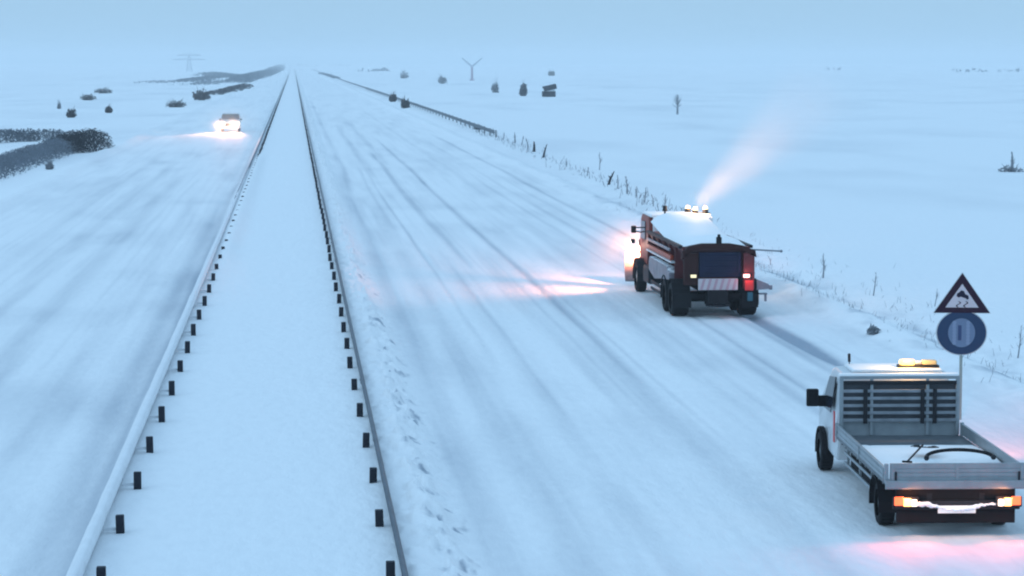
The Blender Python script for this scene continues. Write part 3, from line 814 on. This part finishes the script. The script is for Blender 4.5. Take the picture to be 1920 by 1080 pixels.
# hopper: V-sided long body
def hop(mb, y0, y1, w_top, w_bot, zt, zb):
    P0 = [(-w_bot, y0, zb), (w_bot, y0, zb), (w_top, y0, zt), (-w_top, y0, zt)]
    A = [mb.bm.verts.new(p_) for p_ in P0]; Bq = [mb.bm.verts.new((p_[0], y1, p_[2])) for p_ in P0]
    mb.bm.faces.new(A); mb.bm.faces.new(Bq[::-1])
    for i in range(4): mb.bm.faces.new((A[i], Bq[i], Bq[(i + 1) % 4], A[(i + 1) % 4]))
m = MB(); hop(m, .25, 7.3, 1.02, .58, 2.08, 1.0)
hopper = m.build('hopper', red_d, trk)
for yy in (1.2, 2.4, 3.6, 4.8, 6.0, 7.1):
    for sx in (-1, 1):
        m = MB(); m.poly([(sx * .62, yy, 1.02), (sx * 1.10, yy, 1.05), (sx * 1.08, yy, 2.02), (sx * 1.02, yy, 2.02)], .05, (0, 1, 0)); m.build('rib', red_d, hopper)
for sx in (-1, 1):
    MB().box((sx * 1.05, 3.8, 2.08), (.12, 7.0, .09), bev=.015).build('top_rim', dark, hopper)
    MB().box((sx * 1.10, 4.6, 1.86), (.06, 4.9, .07), bev=.01).build('side_stripe', grey, hopper)
    MB().box((sx * 1.12, 4.2, 1.66), (.10, 5.2, .14), bev=.01).build('side_beam', orange, hopper)
    MB().box((sx * 1.14, 3.9, 1.55), (.14, 5.4, .05), bev=.01).build('walkway', white, hopper)
# snowy load
m = MB(); rows = []
for j in range(30):
    yy = .45 + 6.7 * j / 29; row = []
    for i in range(13):
        u = -1 + 2 * i / 12; zz = 2.08 + (.30 * (1 - u * u) ** .6) * min(1, (j + .5) / 3) + .34 * max(0, (j - 12) / 17) ** 1.5 + .05 * (float(fbm(np.array([u * 2.0]), np.array([yy]), 3)[0]) - .5)
        row.append(m.bm.verts.new((u * .99, yy, zz)))
    rows.append(row)
for a, c in zip(rows, rows[1:]):
    for i in range(12): m.bm.faces.new((a[i], a[i + 1], c[i + 1], c[i]))
m.build('snow_cover', snow_s, hopper, smooth=True)
# brine tanks on both flanks
for sx in (-1, 1):
    m = MB(); m.prism([(1.3, 1.02), (1.3, 1.22), (1.7, 1.40), (5.5, 1.42), (5.7, 1.25), (5.6, .98), (4.4, .80), (3.0, .92)], sx * 1.14 - .12, sx * 1.14 + .12, bev=.04)
    m.build('brine_tank', grey, trk)
    m = MB(); m.box((sx * 1.0, 6.7, .75), (.42, 1.3, .55), bev=.08); m.build('fuel_tank', dark, trk)
    m = MB(); m.box((sx * 1.18, 4.3, .62), (.04, 2.6, .10), bev=.01); m.box((sx * 1.18, 4.3, .42), (.04, 2.6, .08), bev=.01)
    m.build('side_guard', dark, trk)
# rear end
m = MB()
arch = [(-1.20, 1.72), (-1.16, 1.96), (-.95, 2.12), (-.55, 2.19), (.35, 2.19), (.80, 2.12), (1.16, 1.98), (1.20, 1.78), (1.05, 1.84), (.75, 1.98), (.35, 2.04), (-.5, 2.04), (-.85, 1.98), (-1.05, 1.82)]
m.poly([(a * .93 + .06, .02, b_) for a, b_ in arch], .24, (0, 1, 0)); m.build('rear_arch', brown, trk)
MB().box((-.78, .12, 1.44), (.42, .20, .95), bev=.03).build('rear_column', brown, trk)
MB().box((.95, .12, 1.38), (.34, .20, 1.08), bev=.03).build('rear_column', red_d, trk)
MB().box((.10, .16, 1.56), (1.26, .12, .74), bev=.02).build('rear_panel', navy, trk)
m = MB()
for z in (1.34, 1.50, 1.66, 1.82): m.box((.12, .085, z), (1.0, .03, .04), bev=.006)
m.box((.66, .07, 1.62), (.05, .04, .62)); m.build('grille_bars', navy, trk)
MB().box((.06, .12, 2.28), (.15, .15, .20), bev=.02).cyl((.06, .12, 2.36), (.06, .12, 2.46), .05, .04).build('work_lamp', black, trk)
cb = MB().box((.02, .0, .99), (1.18, .05, .34), bev=.01).build('marker_board', mat('pink_white_board', (.58, .50, .52), .4, noise=.15, nscale=4), trk)
for k in range(6):
    x0 = -.52 + k * .19
    m = MB(); m.poly([(x0, -.031, .83), (x0 + .08, -.031, .83), (x0 + .17, -.031, 1.15), (x0 + .09, -.031, 1.15)], -.004, (0, 1, 0)); m.build('stripe', mat('faded_red', (.46, .28, .32), .5), cb)
tlr = mat('truck_tail_lamp', (.8, .2, .15), .3, emit=(1, .45, .45), estr=3.2)
tly = mat('truck_lamp_cream', (.8, .7, .4), .3, emit=(1, .80, .45), estr=.9)
a = MB().box((-.72, -.02, 1.24), (.24, .08, .14), bev=.02).build('tail_lamp', dark, trk); MB().box((-.72, -.07, 1.24), (.17, .03, .09), bev=.012).build('lens', tly, a)
a = MB().box((.86, -.02, 1.24), (.26, .08, .15), bev=.02).build('tail_lamp', dark, trk); MB().box((.86, -.07, 1.24), (.19, .03, .10), bev=.012).build('lens', tlr, a)
a = MB().box((.95, -.01, .95), (.26, .06, .30), bev=.02).build('reflector_plate', red_r, trk)
MB().box((.98, .0, .62), (.16, .1, .26), bev=.02).build('hose_box', mat('teal_box', (.02, .10, .14), .5), trk)
# spreader under the tail
m = MB(); m.cyl((0, -.12, .36), (0, -.12, .40), .36, n=24)
for k in range(6):
    a0 = k * math.pi / 3; m.box((math.cos(a0) * .18, -.12 + math.sin(a0) * .18, .43), (.34, .015, .06), rot=(0, 0, a0))
m.build('spreader_disc', dark, trk)
m = MB(); m.prism([(-.25, .42), (.30, .42), (.34, .82), (-.05, .82)], -.30, .30, bev=.02); m.build('chute', black, trk)
MB().box((0, .3, .62), (2.0, .08, .12), bev=.01).build('rear_beam', black, trk)
m = MB(); m.poly([(1.2, .12, 1.12), (1.55, .12, .98), (1.62, .12, .84), (1.2, .12, .80)], .06, (0, 1, 0)); m.box((1.62, .14, .88), (.10, .10, .14), bev=.02); m.build('side_nozzle', grey, trk)
m = MB(); m.box((1.42, .3, .68), (.24, .12, .05)); m.box((1.50, .3, .56), (.06, .08, .22)); m.build('step', grey, trk)
m = MB(); m.cyl((1.0, .25, 2.00), (1.95, .4, 1.93), .025, n=8); m.sph((1.98, .4, 1.93), .045, sub=2); m.build('marker_pole', twig_l, trk)
# cab
CY = 7.6
cabm = mat('dirty_orange_paint', (0.26, 0.035, 0.015), 0.5, noise=.6, nscale=1.3, col2=(.12, .02, .015))
cp = [(CY, .95), (CY, 2.35), (CY + .2, 2.52), (CY + 1.7, 2.54), (CY + 1.95, 2.42), (CY + 2.15, 1.75), (CY + 2.2, .95)]
m = MB(); m.prism(cp, -.98, 1.12, bev=.06); tcab = m.build('cab', cabm, trk)
m = MB(); m.box((.07, CY + .95, 2.56), (2.0, 1.85, .10), bev=.045); m.build('roof_snow', snow_s, tcab)
MB().box((.12, CY - .04, 2.10), (1.96, .08, .86), bev=.035).build('back_snow', snow_s, tcab)
for sx, X in ((-1, -.99), (1, 1.13)):
    m = MB(); m.poly([(X, CY + .75, 1.75), (X, CY + 1.85, 1.75), (X, CY + 1.72, 2.32), (X, CY + .75, 2.34)], .02, (sx, 0, 0)); m.build('side_window', glass, tcab)
    m = MB(); m.box((X + sx * .26, CY + 1.75, 2.02), (.16, .14, .24), bev=.03); m.cyl((X, CY + 1.75, 2.08), (X + sx * .22, CY + 1.75, 2.08), .02); m.cyl((X, CY + 1.75, 1.92), (X + sx * .22, CY + 1.75, 1.96), .02)
    m.build('mirror', black, tcab)
    m = MB()
    for k in range(9):
        a0 = math.pi * k / 8
        m.box((sx * 1.07, 9.0 + math.cos(a0) * .62, .50 + math.sin(a0) * .58), (.34, .26, .03), rot=(a0 - math.pi / 2 + math.pi, 0, 0))
    m.build('wheel_arch', dark, tcab)
m = MB(); m.poly([(-.85, CY + 2.17, 1.78), (.98, CY + 2.17, 1.78), (.95, CY + 1.99, 2.36), (-.82, CY + 1.99, 2.36)], .02, (0, 1, 0)); m.build('windscreen', glass, tcab)
m = MB(); m.cyl((-.42, CY + .3, 2.55), (-.42, CY + .3, 2.74), .03); m.cyl((-.42, CY + .3, 2.70), (-.42, CY + .3, 2.88), .085, .06); m.build('horn', dark, tcab)
# beacons
bb = MB().box((.62, CY + .25, 2.62), (.86, .14, .05), bev=.01).build('beacon_bar', dark, tcab)
bcl = mat('truck_beacon', (.8, .4, .1), .3, emit=(1, .80, .50), estr=3)
for xx, zz in ((.32, .02), (.56, -.03), (.90, .0)):
    q = MB().cyl((xx, CY + .25, 2.62 + zz), (xx, CY + .25, 2.76 + zz), .10, .09, 14).build('beacon', dark, bb)
    MB().cyl((xx, CY + .25, 2.765 + zz), (xx, CY + .25, 2.86 + zz), .085, .05, 14).build('beacon_dome', bcl, q)
lamp('beacon_glow', 'POINT', (.60, CY + .1, 3.0), 150, (1, .62, .36), trk, size=.1)
# plough
plm = mat('snow_plastered_plough', (.06, .02, .02), .6, noise=.9, nscale=2.2, col2=(.34, .32, .34))
pl = MB(); rows = []
for k in range(9):
    a0 = R(-60 + 15 * k); rows.append((math.cos(a0) * -.45, .62 + math.sin(a0) * .60))
m = MB()
for s_ in range(10):
    x0, x1 = -1.45 + s_ * .29, -1.45 + (s_ + 1) * .29
    for (a, z_), (b_, w2) in zip(rows, rows[1:]):
        V = [m.bm.verts.new(v) for v in ((x0, a, z_), (x1, a, z_), (x1, b_, w2), (x0, b_, w2))]; m.bm.faces.new(V)
bmesh.ops.remove_doubles(m.bm, verts=m.bm.verts, dist=.001)
bmesh.ops.solidify(m.bm, geom=m.bm.faces[:], thickness=.03)
pw = m.build('plough_blade', plm, trk); pw.location = (.20, 11.2, 0.02); pw.rotation_euler = (0, 0, R(-14))
MB().box((0, -.30, .75), (2.8, .12, .10)).box((0, -.30, .35), (2.8, .10, .10)).build('stiffener', dark, pw)
MB().box((0, -.02, 1.20), (2.8, .10, .07), bev=.02).build('blade_snow', snow_s, pw)
MB().box((-.4, 10.5, .6), (.12, 1.2, .14)).box((.4, 10.5, .6), (.12, 1.2, .14)).build('plough_arm', dark, trk)
whead = mat('headlight_on', (.9, .9, .8), .2, emit=(1, .88, .78), estr=12)
for sx in (-.85, .85):
    a = MB().box((sx, CY + 2.24, 1.55), (.30, .12, .22), bev=.03).build('headlight', dark, trk); MB().cyl((sx, CY + 2.29, 1.55), (sx, CY + 2.32, 1.55), .09).build('lens', whead, a)
# lamp on the left mirror side that lights the flank and the snow beside it
a = MB().box((-1.26, CY + 1.9, 1.62), (.14, .16, .14), bev=.02).build('work_light', dark, trk)
MB().cyl((-1.34, CY + 1.9, 1.60), (-1.37, CY + 1.9, 1.59), .07).build('lens', whead, a)
HC = (1, .34, .18)
lamp('headlight_glow', 'SPOT', (-.85, CY + 2.36, 1.5), 5200, HC, trk, aim=(-4.0, CY + 26, 0), size=.1, spot=80)
lamp('headlight_glow', 'SPOT', (.85, CY + 2.36, 1.5), 3800, HC, trk, aim=(.5, CY + 30, 0), size=.1, spot=70)
lamp('work_light_glow', 'SPOT', (-1.42, CY + 1.9, 1.6), 1000, HC, trk, aim=(-6.5, CY + 2.5, 0), size=.1, spot=110)
lamp('work_light_glow', 'POINT', (-1.5, CY + 2.3, 1.55), 28, (1, .50, .36), trk, size=.1)
lamp('headlight_glow', 'SPOT', (-.85, CY + 2.36, 1.5), 1500, (1, .75, .65), trk, aim=(-2.6, CY + 12.5, 0), size=.1, spot=26)
lamp('tail_lamp_glow', 'POINT', (.86, -.22, 1.25), 6, (1, .3, .3), trk, size=.05)

# exhaust steam and drifting snow over the truck, lit by the beacons
vol = bpy.data.materials.new('steam'); vol.use_nodes = True
n = vol.node_tree; n.nodes.clear()
o_ = n.nodes.new('ShaderNodeOutputMaterial'); pv = n.nodes.new('ShaderNodeVolumePrincipled')
pv.inputs['Color'].default_value = (.95, .93, .93, 1); pv.inputs['Anisotropy'].default_value = 0.0
tc_ = n.nodes.new('ShaderNodeTexCoord'); sp_ = n.nodes.new('ShaderNodeSeparateXYZ')
n.links.new(tc_.outputs['Object'], sp_.inputs[0])
# radial and axial fall-off in the cone's own space (axis z, unit radius scaled)
PL = 7.0
mrz = n.nodes.new('ShaderNodeValToRGB'); mrz.color_ramp.interpolation = 'EASE'
mrz.color_ramp.elements[0].color = (.02, .02, .02, 1); mrz.color_ramp.elements[1].color = (0, 0, 0, 1)
for ps_, v_ in ((.08, .12), (.22, .34), (.42, .46), (.68, .26)):
    e = mrz.color_ramp.elements.new(ps_); e.color = (v_, v_, v_, 1)
zdv = n.nodes.new('ShaderNodeMath'); zdv.operation = 'DIVIDE'; zdv.inputs[1].default_value = PL
n.links.new(sp_.outputs['Z'], zdv.inputs[0]); n.links.new(zdv.outputs[0], mrz.inputs[0])
nzv = n.nodes.new('ShaderNodeTexNoise'); nzv.inputs['Scale'].default_value = .9; n.links.new(tc_.outputs['Object'], nzv.inputs['Vector'])
mu = n.nodes.new('ShaderNodeMath'); mu.operation = 'MULTIPLY'; n.links.new(mrz.outputs[0], mu.inputs[0]); n.links.new(nzv.outputs[0], mu.inputs[1])
rr = n.nodes.new('ShaderNodeVectorMath'); rr.operation = 'LENGTH'
cxy = n.nodes.new('ShaderNodeCombineXYZ'); n.links.new(sp_.outputs['X'], cxy.inputs[0]); n.links.new(sp_.outputs['Y'], cxy.inputs[1]); n.links.new(cxy.outputs[0], rr.inputs[0])
rad = n.nodes.new('ShaderNodeMath'); rad.operation = 'MULTIPLY_ADD'; rad.inputs[1].default_value = .22; rad.inputs[2].default_value = .50; n.links.new(sp_.outputs['Z'], rad.inputs[0])
dv = n.nodes.new('ShaderNodeMath'); dv.operation = 'DIVIDE'; n.links.new(rr.outputs['Value'], dv.inputs[0]); n.links.new(rad.outputs[0], dv.inputs[1])
mrr = n.nodes.new('ShaderNodeMapRange'); mrr.inputs['From Min'].default_value = .1; mrr.inputs['From Max'].default_value = 1; mrr.inputs['To Min'].default_value = 1; mrr.inputs['To Max'].default_value = 0; mrr.interpolation_type = 'SMOOTHSTEP'
n.links.new(dv.outputs[0], mrr.inputs['Value'])
mu2 = n.nodes.new('ShaderNodeMath'); mu2.operation = 'MULTIPLY'; n.links.new(mu.outputs[0], mu2.inputs[0]); n.links.new(mrr.outputs[0], mu2.inputs[1])
n.links.new(mu2.outputs[0], pv.inputs['Density']); n.links.new(pv.outputs[0], o_.inputs['Volume'])
m = MB(); N = 20
rows = [[m.bm.verts.new((math.cos(6.2832 * k / N) * (.50 + .22 * z), math.sin(6.2832 * k / N) * (.50 + .22 * z), z)) for k in range(N)] for z in np.linspace(0, PL, 8)]
for a, c in zip(rows, rows[1:]):
    for k in range(N): m.bm.faces.new((a[k], a[(k + 1) % N], c[(k + 1) % N], c[k]))
m.bm.faces.new(rows[0][::-1]); m.bm.faces.new(rows[-1])
steam = m.build('steam_plume', vol)
s0 = Vector((TX + .55, TY + CY + .35, 2.78)); dirv = Vector((.68, .12, .60)).normalized()
steam.location = s0; steam.rotation_euler = dirv.to_track_quat('Z', 'Y').to_euler()
tag(steam, 'pinkish plume of steam lit by the beacons, rising from the truck cab', 'steam', kind='stuff')
lamp('beacon_beam', 'SPOT', tuple(s0 - dirv * .12), 1900, (1, .46, .20), None, aim=tuple(s0 + dirv * 5), size=.1, spot=60, blend=1).name = 'beacon_beam'

# ------------------------------------------------------------------ oncoming van with headlights
oc_ = at(433, 246)
onc = empty('oncoming_car', (oc_.x, oc_.y, 0), R(180))
tag(onc, 'oncoming pale car with glaring headlights on the left carriageway', 'car')
m = MB()
prof = [(-2.0, .35), (-2.05, 1.0), (-1.9, 1.75), (-1.5, 1.98), (.5, 2.0), (.9, 1.90), (1.45, 1.30), (2.2, 1.08), (2.35, .8), (2.35, .35)]
m.prism(prof, -1.05, 1.05, bev=.06)
for v in m.bm.verts:
    if v.co.z > 1.2: v.co.x *= 1 - (v.co.z - 1.2) * .16
ob = m.build('body', white, onc)
m = MB(); m.poly([(-.98, 1.47, 1.33), (.98, 1.47, 1.33), (.86, .97, 1.90), (-.86, .97, 1.90)], .02, (0, .75, .66)); m.build('windscreen', glass, ob)
MB().box((0, -.4, 2.02), (1.75, 1.9, .05), bev=.02).build('roof_snow', snow_s, ob)
MB().box((0, 2.36, .78), (1.1, .04, .26), bev=.02).build('grille', brown, ob)
for sx in (-1, 1):
    MB().box((sx * 1.15, 1.25, 1.32), (.20, .12, .18), bev=.03).build('mirror', black, ob)
    m = MB(); m.poly([(sx * 1.04, -.9, 1.32), (sx * 1.04, 1.1, 1.32), (sx * .95, .7, 1.82), (sx * .95, -.9, 1.82)], .02, (sx, 0, 0)); m.build('side_window', glass, ob)
    wheel(onc, sx * .92, 1.45, .33, .24, sx); wheel(onc, sx * .92, -1.25, .33, .24, sx)
    h_ = MB().box((sx * .78, 2.33, .92), (.44, .08, .24), bev=.03).build('headlight', dark, ob)
    MB().box((sx * .78, 2.38, .92), (.38, .04, .19), bev=.015).build('lens', mat('headlight_glare', (.9, .9, .9), .2, emit=(1, .84, .58), estr=16), h_)
    f_ = MB().box((sx * .70, 2.36, .48), (.28, .06, .12), bev=.02).build('fog_lamp', dark, ob)
    MB().box((sx * .70, 2.40, .48), (.22, .03, .08), bev=.01).build('lens', mat('fog_lamp_glare', (.9, .9, .9), .2, emit=(1, .80, .76), estr=14), f_)
    lamp('headlight_glow', 'SPOT', (sx * .78, 2.55, .85), 26000, (1, .46, .26), onc, aim=(sx * .8 + 2.0, 17, 0), size=.12, spot=34, blend=1)
lamp('headlight_glow', 'SPOT', (.8, 2.6, .8), 300, (1, .9, .6), onc, aim=(6, 5.0, 0), size=.12, spot=60)
lamp('bonnet_glare', 'POINT', (0, 3.4, .9), 80, (1, .74, .42), onc, size=.2)  # point lamp added to light the bonnet and the halo mist

def glow_mist(loc, rad, dens, label, sc=(1, 1, .5)):  # ball of mist added to make a glow halo round the lamps
    v = bpy.data.materials.new('glow_mist'); v.use_nodes = True; n = v.node_tree; n.nodes.clear()
    o_ = n.nodes.new('ShaderNodeOutputMaterial'); pv = n.nodes.new('ShaderNodeVolumePrincipled'); pv.inputs['Color'].default_value = (.95, .95, .95, 1)
    t_ = n.nodes.new('ShaderNodeTexCoord'); l_ = n.nodes.new('ShaderNodeVectorMath'); l_.operation = 'LENGTH'; n.links.new(t_.outputs['Object'], l_.inputs[0])
    r_ = n.nodes.new('ShaderNodeMapRange'); r_.interpolation_type = 'SMOOTHSTEP'; r_.inputs['From Min'].default_value = 0; r_.inputs['From Max'].default_value = rad
    r_.inputs['To Min'].default_value = dens; r_.inputs['To Max'].default_value = 0; n.links.new(l_.outputs['Value'], r_.inputs['Value'])
    n.links.new(r_.outputs[0], pv.inputs['Density']); n.links.new(pv.outputs[0], o_.inputs['Volume'])
    o = MB().sph((0, 0, 0), rad, sub=3).build('glow_mist', v, None, loc); o.scale = sc
    return tag(o, label, 'snow dust', kind='stuff')
glow_mist((oc_.x, oc_.y - 4.0, 1.2), 4.6, .085, 'mist added as a glow halo in front of the oncoming headlights', (1, .8, .62))
glow_mist((TX - 1.3, TY + 11.2, 1.2), 2.8, .045, 'mist added as a glow halo at the front left corner of the gritter truck', (1, 1, .6))

# ------------------------------------------------------------------ traffic signs
sg_p = at(1800, 787)
sgn = empty('traffic_sign', (sg_p.x, sg_p.y, gz(sg_p.x, sg_p.y)), R(-9))
tag(sgn, 'triangular warning sign above a round blue snow chain sign on one thin pole', 'traffic sign')
bz = -gz(sg_p.x, sg_p.y)
MB().cyl((0, 0, -.2), (0, 0, 3.0 + bz), .032, n=12).build('pole', mat('pole_paint', (.26, .32, .30), .5, noise=.2), sgn)
u = sg_p.length / F                       # metres per pixel of the 1920 picture
def _ray_h(py):
    d = CM @ Vector(((1800 - 960) / F, (540 - py) / F, -1)); return bz + H + d.z * sg_p.y / d.y
def sz(py): return _ray_h(py)
top, bot = sz(512), sz(586)
half = 51 * u
tri_m = mat('sign_border', (.022, .005, .020), .6)
tri_w = mat('sign_face', (.58, .52, .56), .5, noise=.1)
symb = mat('sign_symbol', (.012, .010, .03), .5)
T = [Vector((-half, 0, bot)), Vector((half, 0, bot)), Vector((0, 0, top))]
cen = (T[0] + T[1] + T[2]) / 3
def tri(f, y_): return [tuple(cen + (p_ - cen) * f + Vector((0, y_, 0))) for p_ in T]
tb = MB().poly(tri(1.0, -.05), .012, (0, 1, 0)).build('warning_plate', tri_m, sgn)
MB().poly(tri(1.045, -.036), .01, (0, 1, 0)).build('plate_edge', white, tb)
MB().poly(tri(.60, -.056), .004, (0, 1, 0)).build('white_field', tri_w, tb)
cz = cen.z
# slipping car symbol: body, roof, wheels, skid lines
m = MB(); k = half
def P(a, b_): return (a * k, -.062, cz + b_ * k)
m.poly([P(-.20, .12), P(-.19, .22), P(-.10, .27), P(-.04, .34), P(.06, .31), P(.11, .20), P(.22, .15), P(.24, .04), P(.18, .00), P(.12, .05), P(-.06, .11), P(-.12, .07)], .004, (0, 1, 0))
m.build('car_symbol', symb, tb)
m = MB()
for off in (-.13, .13):
    pts = [P(off + .07 * math.sin(t * 6.2), -.06 - .22 * t) for t in np.linspace(0, 1, 9)]
    A_ = [m.bm.verts.new((a[0] - .025 * k, -.061, a[2])) for a in pts]; B_ = [m.bm.verts.new((a[0] + .025 * k, -.061, a[2])) for a in pts]
    for q in range(8): m.bm.faces.new((A_[q], B_[q], B_[q + 1], A_[q + 1]))
m.build('skid_marks', symb, tb)
# round blue sign
cz2 = (sz(582) + sz(665)) / 2; rad_ = 45 * u
def disc(r1, y0, y1, name, mt, par, sx=1.0, szz=.90):
    mm = MB(); mm.cyl((0, y0, 0), (0, y1, 0), r1, n=48)
    for v in mm.bm.verts: v.co.x *= sx; v.co.z = v.co.z * szz + cz2
    return mm.build(name, mt, par)
rb = disc(rad_, -.045, -.033, 'round_plate', mat('sign_blue', (.002, .028, .085), .6), sgn)
disc(rad_ * 1.05, -.030, -.022, 'plate_edge', white, rb)
tyre = mat('tyre_symbol', (.13, .19, .30), .5, noise=.12)
ts = disc(rad_ * .60, -.052, -.047, 'tyre_symbol', tyre, rb, sx=.92, szz=1.0)
m = MB(); m.box((-.04 * 1, -.056, cz2), (.07 * rad_ / .5, .004, rad_ * .62)); 
m.build('tyre_slot', mat('slot', (.02, .045, .13), .5), ts)
chm = mat('chain', (.20, .26, .38), .5)
for sx in (-.30, .26):
    m = MB()
    for kk in range(7):
        m.cyl((sx * rad_, -.056, cz2 - rad_ * .42 + kk * rad_ * .14), (sx * rad_, -.060, cz2 - rad_ * .42 + kk * rad_ * .14), rad_ * .085, n=8)
    m.build('chain', chm, ts)
for zz in (cen.z, cz2): MB().box((0, -.012, zz), (.16, .03, .06), bev=.006).build('clamp', dark, sgn)

# ------------------------------------------------------------------ haze
hv = bpy.data.materials.new('haze'); hv.use_nodes = True
n = hv.node_tree; n.nodes.clear()
o_ = n.nodes.new('ShaderNodeOutputMaterial'); pv = n.nodes.new('ShaderNodeVolumePrincipled')
pv.inputs['Color'].default_value = (.93, .95, .97, 1); pv.inputs['Density'].default_value = 0.00032; pv.inputs['Anisotropy'].default_value = 0.0
n.links.new(pv.outputs[0], o_.inputs['Volume'])
m = MB(); m.box((0, 4300, 19.3), (19600, 10200, 43.0))
hz = m.build('haze', hv)
tag(hz, 'pale blue winter haze lying over the snow fields', 'haze', kind='stuff')
